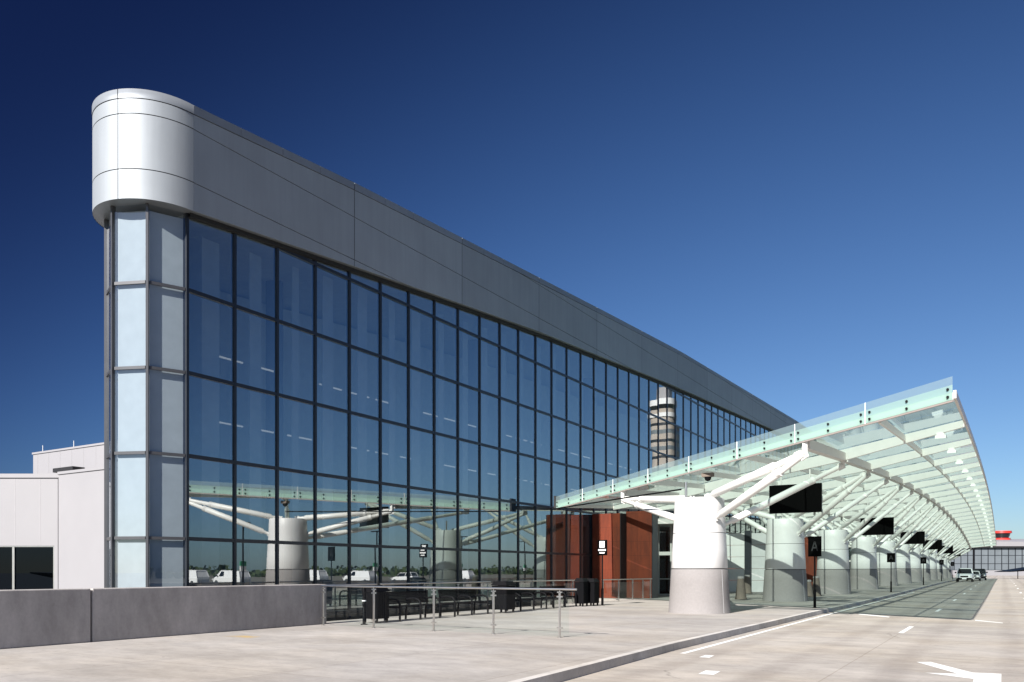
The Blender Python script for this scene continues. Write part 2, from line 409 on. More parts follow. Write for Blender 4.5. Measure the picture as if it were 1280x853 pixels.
def bin_(name, label, loc, w, d, h, group=None):
    t = thing(name, label, 'bin', loc, group=group); x, y, z = loc
    m = MB(); m.box(x-w/2,x+w/2,y-d/2,y+d/2,z+.12,z+h*.86); 
    for k in range(7):
        yy = y-d/2+d*(k+.5)/7; m.box(x+w/2, x+w/2+.012, yy-.02, yy+.02, z+.14, z+h*.84)
        xx = x-w/2+w*(k+.5)/7; m.box(xx-.02, xx+.02, y-d/2-.012, y-d/2, z+.14, z+h*.84)
    m.build('body', M['black'], t)
    m = MB(); m.hexa([(x-w/2-.03,y-d/2-.03,z+h*.87),(x+w/2+.03,y-d/2-.03,z+h*.87),(x+w/2+.03,y+d/2+.03,z+h*.87),(x-w/2-.03,y+d/2+.03,z+h*.87)],
                     [(x-w/2+.06,y-d/2+.06,z+h),(x+w/2-.06,y-d/2+.06,z+h),(x+w/2-.06,y+d/2-.06,z+h),(x-w/2+.06,y+d/2-.06,z+h)])
    m.build('lid', M['black'], t)
    for sx in (-1,1):
        for sy in (-1,1):
            MB().box(x+sx*(w/2-.05)-.03,x+sx*(w/2-.05)+.03,y+sy*(d/2-.05)-.03,y+sy*(d/2-.05)+.03,z,z+.12).build('leg', M['black'], t)
    return t
bin_('litter_bin', 'dark rectangular litter bin at the parapet end of the benches', (-15.75,18.0,0), .55,.55,1.05)
bin_('litter_bin', 'square black litter bin between the second and third bench', (-15.55,24.75,0), .62,.62,1.15)
bin_('litter_bin', 'tall black bin on the bench side of the pair by the red walls', (-15.55,31.1,0), .42,.5,1.22)
bin_('litter_bin', 'tall black bin next to the pole sign by the red walls', (-15.35,31.75,0), .42,.5,1.2)
t = thing('bollard_light', 'slim black bollard light beside the first bin', 'bollard', (-15.4,17.1,0))
m = MB(); m.lathe([(.10,0),(.10,.02),(.045,.03),(.045,.85)], (-15.4,17.1,0), 14); m.build('stem', M['black'], t)
m = MB(); m.lathe([(.06,.85),(.06,1.05),(.05,1.08)], (-15.4,17.1,0), 14); m.build('head', M['black'], t)
MB().lathe([(.062,.66),(.062,.69)], (-15.4,17.1,0), 14).build('reflector', M['signwhite'], t)

def sign(name, label, loc, zb, zt, w, glyph, group=None):
    t = thing(name, label, 'sign', loc, group=group); x, y, z = loc
    m = MB(); m.lathe([(.11,0),(.11,.02),(.045,.03)], loc, 14, cap=False); m.tube([(x,y,z),(x,y,z+zb)], .032, 10); m.tube([(x,y,z),(x,y,z+.75)], .055, 10); m.build('post', M['black'], t)
    m = MB(); m.box(x-w/2,x+w/2,y-.03,y+.03,z+zb,z+zt); bd = m.build('sign_board', M['screen'], t, bevel=.006)
    m = MB(); f = y-.034; h = zt-zb
    if glyph == 'info':
        m.box(x-w*.27,x+w*.27,f-.003,f,z+zb+h*.5,z+zb+h*.92)
        m.box(x-w*.40,x+w*.40,f-.003,f,z+zb+h*.29,z+zb+h*.40); m.box(x-w*.27,x+w*.27,f-.003,f,z+zb+h*.12,z+zb+h*.2)
        m.build('lettering', M['signwhite'], bd)
    else:
        m.bar((x-w*.22,f,z+zb+h*.28),(x,f,z+zb+h*.75),.006,w*.09,(1,0,0)); m.bar((x+w*.22,f,z+zb+h*.28),(x,f,z+zb+h*.75),.006,w*.09,(1,0,0)); m.box(x-w*.12,x+w*.12,f-.003,f,z+zb+h*.4,z+zb+h*.47)
        m.build('lettering', M['dark'], bd)
    return t
sign('information_sign', 'black pole sign with white pictogram in front of the red wall', (-15.12,32.3,0), 2.22, 2.90, .46, 'info')
KS = 'black zone signs along the kerb'
names = ['first black kerbside zone sign, nearest the sunlit road','second black kerbside zone sign from the near end','third black kerbside zone sign from the near end','fourth black kerbside zone sign from the near end','fifth and farthest black kerbside zone sign']
for i, y in enumerate((34.6,61,87.5,114.5,141)):
    zt = 2.95 if i == 0 else 2.72
    sign('zone_sign', names[i], (-6.6,y,G(y)), 2.12 if i == 0 else 2.08, zt, .52, 'zone', KS)

def cone_bollard(label, loc, h=1.2):
    t = thing('concrete_bollard', label, 'bollard', loc, group='tapered concrete bollards')
    MB().lathe([(.31,0),(.31,.06),(.28,.1),(.17,h-.12)], loc, 24).build('body', M['bollard'], t)
    MB().lathe([(.18,h-.12),(.175,h-.03),(.13,h)], loc, 24).build('cap', M['colgrey'], t)
cone_bollard('brown tapered concrete bollard between the two nearest columns', (-11.7,42.0,.05))
cone_bollard('tapered concrete bollard in front of the grey entrance wall', (-14.2,52.5,.08))
cone_bollard('tapered concrete bollard left of the third column', (-9.55,50.5,G(50.5)))
cone_bollard('tapered concrete bollard behind the nearest zone sign', (-9.75,49.2,G(49.2)), 1.0)

# ------------------------------------------------------------------ canopy
NB = 23; DB = S/2
def by(i, x): return CY + SK*(x-CX) + DB*i
def arch(i):
    y = by(i, -5.15); return 2.5*(1-((y-104)/78.5)**2)
def rz(i, x): return 5.97 + .065*(x+1.05) + arch(i)      # roof glass underside
XR, XL = -1.05, -18.77
GR, GL = -5.15, -13.75
can = thing('glass_canopy', 'long arched glass roof canopy on white steel over the drop-off kerb', 'canopy', (CX,CY,0))
for i in range(NB):
    m = MB(); w = .15
    xs = [XL,GL,CX,GR,XR]; dep = [.22,.42,.40,.42,.22] if 0 < i < NB-1 else [.19]*5
    for (xa,da),(xb,db) in zip(zip(xs,dep), zip(xs[1:],dep[1:])):
        ya, yb = by(i,xa), by(i,xb); za, zb = rz(i,xa)-.02, rz(i,xb)-.02
        m.hexa([(xa,ya-w/2,za-da),(xb,yb-w/2,zb-db),(xb,yb+w/2,zb-db),(xa,ya+w/2,za-da)],
               [(xa,ya-w/2,za),(xb,yb-w/2,zb),(xb,yb+w/2,zb),(xa,ya+w/2,za)])
    m.build('beam', M['steel'], can)
for gx in (GR, GL):
    m = MB()
    for i in range(NB-1):
        a = (gx,by(i,gx)+.08,rz(i,gx)-.30); c = (gx,by(i+1,gx)-.08,rz(i+1,gx)-.30)
        m.bar(a, c, .24, .30)
    m.build('girder', M['girder'], can)
    for i in range(NB):
        m = MB()
        y = by(i,gx); z = rz(i,gx)
        if 0 < i < NB-1: m.box(gx+.16,gx+.20,y-.16,y+.16,z-.50,z-.04)
        m.box(gx-.07,gx+.07,y-.07,y+.07,z-.60,z-(.41 if 0 < i < NB-1 else .22))
        m.build('bracket', M['steel'], can)
for x in (-2.9,-7.4,-9.9,-12.0,-16.4):
    m = MB()
    for i in range(NB-1):
        m.bar((x,by(i,x)+.08,rz(i,x)-.16), (x,by(i+1,x)-.08,rz(i+1,x)-.16), .07, .20)
    m.build('purlin', M['steel'], can)
for x, w in ((XR+.03,.07),(XL-.03,.07)):
    m = MB()
    for i in range(NB-1):
        m.bar((x,by(i,x),rz(i,x)-.06), (x,by(i+1,x)-.02,rz(i+1,x)-.06), w, .20)
    m.build('eave_channel', M['girder'], can)
for i in range(NB-1):
    m = MB(); n = 6
    x0, x1 = XL+.02, XR-.02
    for k in range(2):
        f0, f1 = k/2+.002, (k+1)/2-.002
        def P(x, f, dz): 
            return (x, by(i,x)+DB*f, rz(i,x)*(1-f)+rz(i+1,x)*f+dz)
        m.quad(P(x0,f0,.01),P(x1,f0,.01),P(x1,f1,.01),P(x0,f1,.01))
    m.build('roof_pane', M['roofglass'], can)
def fascia(i, off, dirn):
    n = 8
    for k in range(n):
        xa = XL+(XR-XL)*k/n+.012; xb = XL+(XR-XL)*(k+1)/n-.012
        m = MB()
        for lo, hi, mi in ((-.21,.16,0),(.162,.37,1)):
            q = []
            for d in (.008,):
                q.append([(xa,by(i,xa)+off+d,rz(i,xa)+lo),(xb,by(i,xb)+off+d,rz(i,xb)+lo),(xb,by(i,xb)+off+d,rz(i,xb)+hi),(xa,by(i,xa)+off+d,rz(i,xa)+hi)])
            m.add(q[0], [(0,1,2,3)], mi)
        pn = m.build('fascia_panel', [M['fritglass'], M['clearglass']], can)
        m = MB()
        for fx in (.05,.5,.95):
            x = xa+(xb-xa)*fx
            for z in (-.12,.07):
                c = Vector((x,by(i,x)+off,rz(i,x)+z)); m.tube([c+Vector((0,-.03*dirn,0)), c+Vector((0,.10*dirn,0))], .034, 10)
        m.build('clamp', M['black'], pn)
        m = MB(); x = xb+.012
        if k < n-1:
            c = (x,by(i,x)+off+.02*dirn,0); m.bar((c[0],c[1],rz(i,x)-.22),(c[0],c[1],rz(i,x)+.37),.02,.03,(0,1,0)); m.build('joint', M['steel'], pn)
    m = MB(); m.bar((XL,by(i,XL)+off+.05*dirn,rz(i,XL)-.235),(XR,by(i,XR)+off+.05*dirn,rz(i,XR)-.235),.05,.05); m.build('fascia_trim', M['trim'], can)
fascia(0, -.16, 1); fascia(NB-1, .16, -1)
m = MB(); x = XL-.06; m.bar((x,by(0,x)-.2,rz(0,x)+.08),(x,by(0,x)+.25,rz(0,x)+.08),.10,.66); m.build('end_cap', M['dark'], can)
# thin dark conduit under the near end
p = [(-9.92,27.85,4.47),(-12.6,29.75,4.49),(-18.6,34.1,4.53)]
MB().tube(p, .03, 8).build('conduit', M['black'], can)

# columns with their struts
def column_root(k):
    y = CY+S*k; z = G(y)
    ordn = ['nearest','second','third','fourth','fifth','sixth','seventh','eighth','ninth','tenth','eleventh','twelfth']
    lab = ('nearest tapered white and grey canopy column, in full sun' if k == 0 else
           '%s tapered canopy column from the near end%s' % (ordn[k], ', last of the row' if k == 11 else ', under the glass roof'))
    return thing('canopy_column', lab, 'column', (CX,y,z), group='columns carrying the glass canopy'), y, z
cbase = MB().lathe([(1.095,0),(1.085,.02),(1.055,.5),(1.02,1.1),(.995,1.56),(.975,1.585)], (0,0,0), 56, e=2.25)
cgap = MB().lathe([(.945,1.57),(.945,1.64)], (0,0,0), 56, e=2.25)
cring = MB().lathe([(.929,2.884),(.9285,2.900)], (0,0,0), 56, e=2.25)
cshaft = MB().lathe([(.972,1.615),(.988,1.635),(.955,2.3),(.925,2.9),(.885,3.7),(.865,4.12),(.845,4.15)], (0,0,0), 56, e=2.25)
def jstrip(prof):
    m = MB()
    for ang in (R(-22), R(158)):
        e = 2.25; q = (abs(math.cos(ang))**e+abs(math.sin(ang))**e)**(-1/e)
        d = Vector((math.cos(ang), math.sin(ang), 0)); t = Vector((-d.y,d.x,0))
        for (r0,z0),(r1,z1) in zip(prof, prof[1:]):
            a = d*(q*r0+.004)+Vector((0,0,z0)); c = d*(q*r1+.004)+Vector((0,0,z1))
            m.quad(a-t*.012, a+t*.012, c+t*.012, c-t*.012)
    return m
cj = jstrip([(1.085,.02),(1.055,.5),(1.02,1.1),(.995,1.56)])
for q in (cj,): pass
cst = MB().tube([(-.35,-.45,4.15),(-.35,-.45,4.75)], .045, 10)
shared = {}
def part(mb, name, mat, root):
    key = name
    if key not in shared:
        me = mb.build(name, mat); shared[key] = me; o = me
    else:
        o = shared[key].copy(); COL.objects.link(o)
    o.parent = root; return o
def strut(root, p0, p1, r=.138):
    p0 = Vector(p0); p1 = Vector(p1); a = p1-p0; L = a.length; u = a/L
    m = MB()
    at = lambda d: p0+u*d
    m.tube([at(0),at(.35),at(.40),at(L*.74),at(L*.74+.04),at(L-.05)], [r*.55,r*.62,r,r,r*.72,r*.66], 12)
    m.tube([at(L*.74-.07),at(L*.74+.05)], r*1.06, 12)
    o = m.build('strut', M['steel'], root)
    m = MB(); n = u.cross(Vector((0,0,1))).normalized()
    m.bar(at(L-.22), at(L+.06), .05, .26, Vector((0,0,1))); m.bar(at(-.12), at(.10), .05, .24, Vector((0,0,1)))
    m.build('gusset', M['steel'], o)
for k in range(12):
    root, y, z = column_root(k)
    part(cbase, 'base', M['colgrey'], root); part(cgap, 'reveal', M['dark'], root); part(cring, 'joint_ring', M['dark'], root); part(cshaft, 'shaft', M['colwhite'], root)
    part(cj, 'joint', M['colwhite'], root); part(cst, 'pipe_stub', M['metal'], root)
    i0 = 2*k
    for sx, gx in ((1,GR),(-1,GL)):
        own = (gx, by(i0,gx), rz(i0,gx)-.60)
        d = Vector((gx-CX, own[1]-y, 0)).normalized()
        strut(root, Vector((CX,y,z+4.18))+d*.45, Vector(own)-d*.22)
        strut(root, Vector((CX,y,z+3.38))+d*.89, Vector(own)+d*.02)
        j = i0+1 if k < 11 else i0-1
        nx = (gx, by(j,gx), rz(j,gx)-.60); d2 = Vector((gx-CX, nx[1]-y, 0)).normalized()
        strut(root, Vector((CX,y,z+3.2))+d2*.91, nx, .13)

# flood lights at the kerbside ends of the beams
for i in range(1, NB):
    x = -1.75; y = by(i,x)-.02; z = rz(i,x)-.24
    ordw = ['end','second','third','fourth','fifth','sixth','seventh','eighth','ninth','tenth','eleventh','twelfth','thirteenth','fourteenth','fifteenth','sixteenth','seventeenth','eighteenth','nineteenth','twentieth','twenty-first','twenty-second','last']
    lab = 'white flood light near the eave under the %s roof beam from the near end' % ordw[i]
    t = thing('flood_light', lab, 'light', (x,y,z), group='flood lights under the canopy eave')
    m = MB(); m.box(x-.12,x+.12,y-.1,y+.1,z-.10,z-.002); m.build('bracket', M['steel'], t)
    m = MB(); m.hexa([(x-.16,y-.18,z-.22),(x+.16,y-.18,z-.22),(x+.18,y+.12,z-.18),(x-.18,y+.12,z-.18)],
                     [(x-.16,y-.12,z-.10),(x+.16,y-.12,z-.10),(x+.16,y+.12,z-.10),(x-.16,y+.12,z-.10)]); m.build('housing', M['steel'], t)

# dome camera under the near edge
x = -9.15; y = by(0,x)+.25; z = rz(0,x)-.36
t = thing('dome_camera', 'small dark dome camera under the near canopy edge above the first column', 'camera', (x,y,z))
MB().box(x-.2,x+.2,y-.12,y+.12,z-.14,z).build('bracket', M['bollard'], t)
MB().lathe([(.02,-.30),(.09,-.27),(.12,-.2),(.13,-.14)], (x,y,z), 16).build('dome', M['black'], t)

# hanging screens
on = ['nearest','second','third','fourth','fifth','sixth and farthest']
for k in range(6):
    y = 36.7+27*k; z = G(y)
    x0, x1 = -8.95, -6.72; zb, zt = z+4.10, z+5.36
    t = thing('information_screen', '%s large blank black screen hanging from the canopy' % on[k], 'screen', ((x0+x1)/2,y,zb), group='screens hanging under the canopy')
    m = MB(); m.box(x0,x1,y-.02,y+.16,zb,zt); m.build('housing', M['screen'], t, bevel=.01)
    m = MB(); m.box(x0+.06,x1-.06,y-.026,y-.0205,zb+.06,zt-.06); m.build('display', M['screen'], t)
    i = (y-CY)/DB + .0
    zr = rz((y-CY-SK*(-7.8-CX))/DB, -7.8)
    for x in (x0+.5, x1-.5):
        MB().tube([(x,y+.08,zt),(x,y+.08,zr-.1)], .035, 8).build('hanger', M['steel'], t)

# ------------------------------------------------------------------ terminal building
tb = thing('terminal_building', 'long glass fronted terminal with rounded silver end and grey metal fascia', 'building', (-F,Y0,0))
NR = .5
CXn = -F-1.38; CYn = Y0; RG = 1.38
def rowz(): return [Z1+H*(j-1) for j in range(-3, 8)]
edges = [Y0+W*k for k in range(58)]
while edges[-1] < 185: edges.append(edges[-1]+W*3)
BASE = -6.2
for k, (a, c) in enumerate(zip(edges, edges[1:])):
    m = MB(); ta, tc = fb(a)+.05, fb(c)+.05
    zs = [BASE] + [z for z in rowz() if BASE+.2 < z < min(ta,tc)-.1]
    for z0, z1 in zip(zs, zs[1:]+[None]):
        e0, e1 = random.gauss(0,.0011), random.gauss(0,.0011)
        za, zc = (z1, z1) if z1 is not None else (ta, tc)
        m.quad((-F+e0,a,z0),(-F-e0,c,z0),(-F-e0+e1,c,zc),(-F+e0+e1,a,za))
    g = m.build('window', M['glass'], tb)
    m = MB(); hw = .042
    m.box(-F-.10,-F+.05,a-hw,a+hw,BASE,ta)
    for z in rowz():
        if z+.05 < min(ta,tc) and z > BASE: m.box(-F-.08,-F+.045,a+hw,c-hw,z-.055,z+.055)
        elif z < max(ta,tc) and z > BASE:  # row meets the sloping head: shorter transom
            f = (z-ta)/(tc-ta); ys_ = a+(c-a)*max(0,min(1,f))
            if ys_ < c-hw-.05: m.box(-F-.08,-F+.045,max(ys_,a+hw),c-hw,z-.055,z+.055)
    m.build('frame', M['frame'], g)
# nose facets
angs = [0,45,90,135,172]
for a0, a1 in zip(angs, angs[1:]):
    p = [(CXn+RG*math.cos(R(q)), CYn-RG*math.sin(R(q))) for q in (a0,a1)]
    m = MB(); m.quad((*p[1],BASE),(*p[0],BASE),(*p[0],11.9),(*p[1],11.9)); g = m.build('window', M['noseglass'], tb)
    m = MB(); d = Vector((p[1][0],p[1][1],0)); e = Vector((p[0][0],p[0][1],0)); nrm = Vector(((p[0][0]+p[1][0])/2-CXn,(p[0][1]+p[1][1])/2-CYn,0)).normalized()
    m.bar((d.x,d.y,BASE),(d.x,d.y,11.9),.07,.12,Vector((d.x-CXn,d.y-CYn,0)))
    u = (e-d).normalized()
    for z in rowz():
        if BASE < z < 11.8: m.bar(d+u*.05+Vector((0,0,z)), e-u*.055+Vector((0,0,z)), .06, .085)
    m.build('frame', M['sunlitframe'], g)
# fascia: vertical intervals, each with its own horizontal panel courses
XF = -F+.33; FR = RG+.33
seams = [12.65,14.18,15.84,17.4]
vs_ = [Y0-.02+6.68*i for i in range(27)]
def band(m, a, c):
    """panels between Y=a and c, following the sloping bottom and top, cut at the level seams"""
    g = .012
    zc = lambda y: ft(y)-.26
    lv = [-99]+seams+[99]
    N = 10
    for lo, hi in zip(lv, lv[1:]):
        for s_ in range(N):
            y0 = a+g+(c-a-2*g)*s_/N; y1 = a+g+(c-a-2*g)*(s_+1)/N
            q = []
            for y in (y0, y1): q.append((max(fb(y), lo+g), min(zc(y)-g, hi-g)))
            if q[0][1]-q[0][0] < .01 and q[1][1]-q[1][0] < .01: continue
            q = [(l, max(l, h)) for l, h in q]
            m.add([(XF,y0,q[0][0]),(XF,y1,q[1][0]),(XF,y1,q[1][1]),(XF,y0,q[0][1])], [(0,1,2,3)])
            m.add([(XF,y0,q[0][0]),(XF,y1,q[1][0]),(XF-.05,y1,q[1][0]),(XF-.05,y0,q[0][0])], [(3,2,1,0)])
            m.add([(XF,y0,q[0][1]),(XF,y1,q[1][1]),(XF-.05,y1,q[1][1]),(XF-.05,y0,q[0][1])], [(0,1,2,3)])
    for s_ in range(4):
        y0 = a+g+(c-a-2*g)*s_/4; y1 = a+(c-a-2*g)*(s_+1)/4
        m.hexa([(XF-.3,y0,ft(y0)-.25),(XF+.012,y0,ft(y0)-.25),(XF+.012,y1,ft(y1)-.25),(XF-.3,y1,ft(y1)-.25)],
               [(XF-.3,y0,ft(y0)),(XF+.012,y0,ft(y0)),(XF+.012,y1,ft(y1)),(XF-.3,y1,ft(y1))], 1)
for a, c in zip(vs_, vs_[1:]):
    if a > 184: break
    m = MB(); band(m, a, c); m.build('fascia_panel', [M['fascia'], M['coping']], tb)
# curved nose panels
def arcpts(r, a0, a1, n): return [(CXn+r*math.cos(R(a0+(a1-a0)*i/n)), CYn-r*math.sin(R(a0+(a1-a0)*i/n))) for i in range(n+1)]
zb0, zt0 = 11.83, 14.86
for a0, a1 in ((.4,69.6),(70.4,139.6),(140.4,185)):
    m = MB(); pts = arcpts(FR, a0, a1, 16)
    for lo, hi in ((zb0,12.64),(12.665,14.17),(14.195,zt0-.27)):
        vs = []
        for p in pts: vs += [(*p,lo),(*p,hi)]
        m.add(vs, [(2*i+2,2*i,2*i+1,2*i+3) for i in range(16)], 0, True)
    pts2 = arcpts(FR+.012, a0, a1, 16); inn = arcpts(FR-.3, a0, a1, 16); vs = []
    for p, q in zip(pts2, inn): vs += [(*p,zt0-.25),(*p,zt0),(*q,zt0)]
    m.add(vs, [(3*i+3,3*i,3*i+1,3*i+4) for i in range(16)]+[(3*i+4,3*i+1,3*i+2,3*i+5) for i in range(16)], 1, True)
    m.build('nose_panel', [M['fascia'], M['coping']], tb)
# backing behind the joints, soffit, roof
END = 186
def outline(r, xf, a1=172):
    return [(xf,END),(xf,Y0)] + arcpts(r, 0, a1, 20)[1:] + [(-39,38),(-39,END)]
m = MB()
vs = []
yy = [Y0+(END-Y0)*i/40 for i in range(41)]
XB = XF-.04
for y in yy: vs += [(XB,y,fb(y)+.02),(XB,y,ft(y)-.05)]
m.add(vs, [(2*i,2*i+2,2*i+3,2*i+1) for i in range(40)])
pts = arcpts(FR-.03, 0, 185, 24); vs = []
for p in pts: vs += [(*p,zb0+.02),(*p,zt0-.05)]
m.add(vs, [(2*i+2,2*i,2*i+1,2*i+3) for i in range(24)])
m.build('panel_backing', M['dark'], tb)
m = MB(); vs = []
for y in yy: vs += [(XF-.005,y,fb(y)+.015),(-F-.15,y,fb(y)+.015)]
m.add(vs, [(2*i,2*i+1,2*i+3,2*i+2) for i in range(40)])
vs = []; o1 = arcpts(FR-.002,0,188,24); i1 = arcpts(RG*.5,0,188,24)
for p, q in zip(o1, i1): vs += [(*p,zb0+.012),(*q,zb0+.012)]
m.add(vs, [(2*i,2*i+2,2*i+3,2*i+1) for i in range(24)])
m.build('soffit', M['coping'], tb)
m = MB(); vs = []
for y in yy: vs += [(-F+.02,y,fb(y)-.13),(-F+.02,y,fb(y)+.01),(-F+.14,y,fb(y)+.01),(-F+.14,y,fb(y)-.10)]
m.add(vs, [(4*i,4*i+4,4*i+5,4*i+1) for i in range(40)]+[(4*i+3,4*i+2,4*i+6,4*i+7) for i in range(40)]+[(4*i,4*i+3,4*i+7,4*i+4) for i in range(40)])
m.build('head_channel', M['dark'], tb)
m = MB(); vs = []
for y in yy: vs += [(XF-.3,y,ft(y)-.03),(-39 if y > 38 else -22.9-(y-Y0)*.69,y,ft(y)-.03)]
m.add(vs, [(2*i,2*i+1,2*i+3,2*i+2) for i in range(40)])
m.add([(*p,zt0-.02) for p in arcpts(FR-.2,0,185,20)], [tuple(range(21))])
m.build('roof', M['plate'], tb)
# rear walls of the wedge
m = MB(); pr = [arcpts(RG,172,172.1,1)[0],(-39,38),(-39,END),(-F,END)]
for p, q in zip(pr, pr[1:]): m.quad((*p,BASE),(*q,BASE),(*q,ft(q[1])-.04),(*p,ft(p[1])-.04))
m.build('wall', M['annex'], tb)
# interior: floors, ceiling, back partition, columns
fl = [(-F-.2,END),(-F-.2,Y0)] + arcpts(RG-.12,0,170,10)[1:] + [(-38.8,38.2),(-38.8,END)]
for z in (-.05, 4.85):
    pl = fl if z < 1 else [(-23.5,END),(-23.5,20),(-24.5,19),(-38.8,38.2),(-38.8,END)]
    MB().prism(pl, z-.35, z).build('floor', M['intfloor'], tb)
m = MB(); vs = []
for y in yy: vs += [(-F-.2,y,fb(y)+.1),(-38.8 if y > 38 else -22.8-(y-Y0)*.69,y,fb(y)+.1)]
m.add(vs, [(2*i,2*i+2,2*i+3,2*i+1) for i in range(40)]); m.build('ceiling', M['interior'], tb)
m = MB(); pw = [(-23.0,15.9),(-25.8,20.5),(-26.2,40),(-26.2,END)]
for p, q in zip(pw, pw[1:]): m.quad((*p,0),(*q,0),(*q,fb(q[1])),(*p,fb(p[1])))
m.build('partition', M['interior'], tb)
M['intcol'] = simple('interior_column_paint', (.20,.21,.22), .7, var=.05)
for k in range(13):
    y = 21.2+W*8*k
    MB().tube([(-23.6,y,BASE),(-23.6,y,fb(y)+.1)], .32, 20).build('inner_column', M['intcol'], tb)
MB().box(-21.75,-21.35,14.0,14.35,BASE,11.85).build('inner_column', M['interior'], tb)
MB().tube([(-22.0,14.55,BASE),(-22.0,14.55,11.85)], .16, 16).build('inner_column', M['interior'], tb)
for a0, a1, w0, w1, mt in ((0,45,.04,.97,'interior'),(45,90,.03,.97,'interior'),(90,135,.03,.97,'interior')):
    ap = RG*math.cos(R(22.5))-.10; am = R((a0+a1)/2); hx = ap*math.tan(R(22.5))
    d = Vector((math.cos(am), -math.sin(am), 0)); t_ = Vector((math.sin(am), math.cos(am), 0)); cc = Vector((CXn,CYn,0))+d*ap
    m = MB(); m.bar(cc+t_*hx*(1-2*w0)+Vector((0,0,2.8)), cc-t_*hx*(2*w1-1)+Vector((0,0,2.8)), .02, 17.8); m.build('blind', M[mt], tb)
MB().box(-21.6,-20.75,15.75,15.82,BASE,11.7).build('blind', M['interior'], tb)
for k in range(0, 22):
    a, c = edges[k], edges[k+1]
    MB().box(-F-.62,-F-.58,a+.95+.25*((k*7)%3)/2,c-.10-.12*((k*5)%4)/3,BASE,fb(a)-.2).build('inner_fin', M['shade'], tb)
M['striplight'] = bpy.data.materials.new('ceiling_strip_light'); M['striplight'].use_nodes = True
e_ = M['striplight'].node_tree.nodes['Principled BSDF']; e_.inputs['Emission Color'].default_value = (1,.97,.9,1); e_.inputs['Emission Strength'].default_value = .16
for k in range(2, 24):
    a = edges[k]
    for z in (6.7, 9.0):
        if (k*3+int(z)) % 4 != 1: MB().box(-23.4,-23.34,a+.1,a+1.35,z,z+.05).build('ceiling_light', M['striplight'], tb)
MB().tube([(-20.6,14.2,14.9),(-20.6,14.2,15.2)], .02, 8).build('lightning_rod', M['steel'], tb)

# ------------------------------------------------------------------ entrances
t = thing('entrance_portal', 'rust red entrance walls with one side coloured as shade beside the glass front', 'entrance', (-18.3,42,0))
m = MB(); m.box(-F+.1,-18.3,41.4,45.5,0,4.78); m.build('wall', M['red'], t)
m = MB(); m.box(-18.298,-16.75,42.25,43.1,0,4.92); m.build('wall', M['red'], t)
m = MB(); m.box(-18.296,-18.27,41.42,42.245,0,4.78); m.build('side_face', M['dark'], t)  # dark sheet: shade on the red wall's side return put into colour
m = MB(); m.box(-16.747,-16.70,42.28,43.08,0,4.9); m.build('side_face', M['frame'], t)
def vestibule(label, y0, y1, x1, first):
    t = thing('entrance_vestibule', label, 'entrance', (-17,y0,G(y0))); z = G(y0)
    m = MB(); m.hexa([(-F+.1,y0-.2,z+4.35),(x1+1.2,y0-.2,z+4.35),(x1+1.2,y1-4,z+4.35),(-F+.1,y1,z+4.35)],
                     [(-F+.1,y0-.2,z+4.75),(x1+1.2,y0-.2,z+4.6),(x1+1.2,y1-4,z+4.6),(-F+.1,y1,z+4.75)]); m.build('soffit', M['girder'], t)
    # glazed front facing the approach, with two door leaves
    yf = y0+1.5
    for k in range(4):
        xa = -F+.15+(x1+F-.2)*k/4; xb = -F+.15+(x1+F-.2)*(k+1)/4
        d = MB().box(xa+.05,xb-.05,yf,yf+.02,z+.05,z+2.5).build('door' if k in (1,2) else 'window', M['glass'], t)
        f = MB(); f.box(xa,xa+.05,yf-.04,yf+.06,z,z+4.33); f.box(xb-.05,xb-.002,yf-.04,yf+.06,z,z+4.33)
        f.box(xa+.05,xb-.05,yf-.04,yf+.06,z+2.5,z+2.72); f.box(xa+.05,xb-.05,yf-.04,yf+.06,z,z+.1); f.box(xa+.05,xb-.05,yf-.04,yf+.06,z+1.0,z+1.06)
        f.build('frame', M['girder'], d)
        MB().box(xa+.05,xb-.05,yf,yf+.02,z+2.72,z+4.33).build('window', M['glass'], t)
    m = MB(); m.box(-F+.2,x1-.02,y1-.3,y1-.1,z,z+4.34); m.build('wall', M['interior'], t)
    return t
vestibule('grey roofed glass entrance vestibule just behind the red walls', 45.8, 55.6, -16.6, True)
t = thing('entrance_screen_wall', 'white panelled screen wall with dark frame beyond the red walls', 'wall', (-15,56,.03))
for k in range(5): MB().box(-17.2,-15.35,56.0,56.35,.08+.82*k,.88+.82*k).build('panel', M['colwhite'], t)
MB().box(-15.33,-14.9,55.95,56.4,.02,4.35).build('post', M['frame'], t)
for k in range(5): MB().box(-14.88,-12.6,56.1,56.4,.08+.82*k,.88+.82*k).build('panel', M['plate'], t)
MB().box(-17.6,-17.22,55.95,56.4,.02,4.35).build('post', M['frame'], t)
t = thing('entrance_portal', 'farther rust red entrance wall seen between the second and third columns', 'entrance', (-14,64,.1))
MB().box(-F+.1,-12.2,66.0,70,G(66),G(66)+4.15).build('wall', M['red'], t)
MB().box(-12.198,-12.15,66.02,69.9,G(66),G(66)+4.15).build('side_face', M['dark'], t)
vestibule('farther glass entrance vestibule behind the second red wall', 70.4, 80, -15.5, False)
vestibule('distant glass entrance vestibule near the far end of the canopy', 110, 122, -15.0, False)

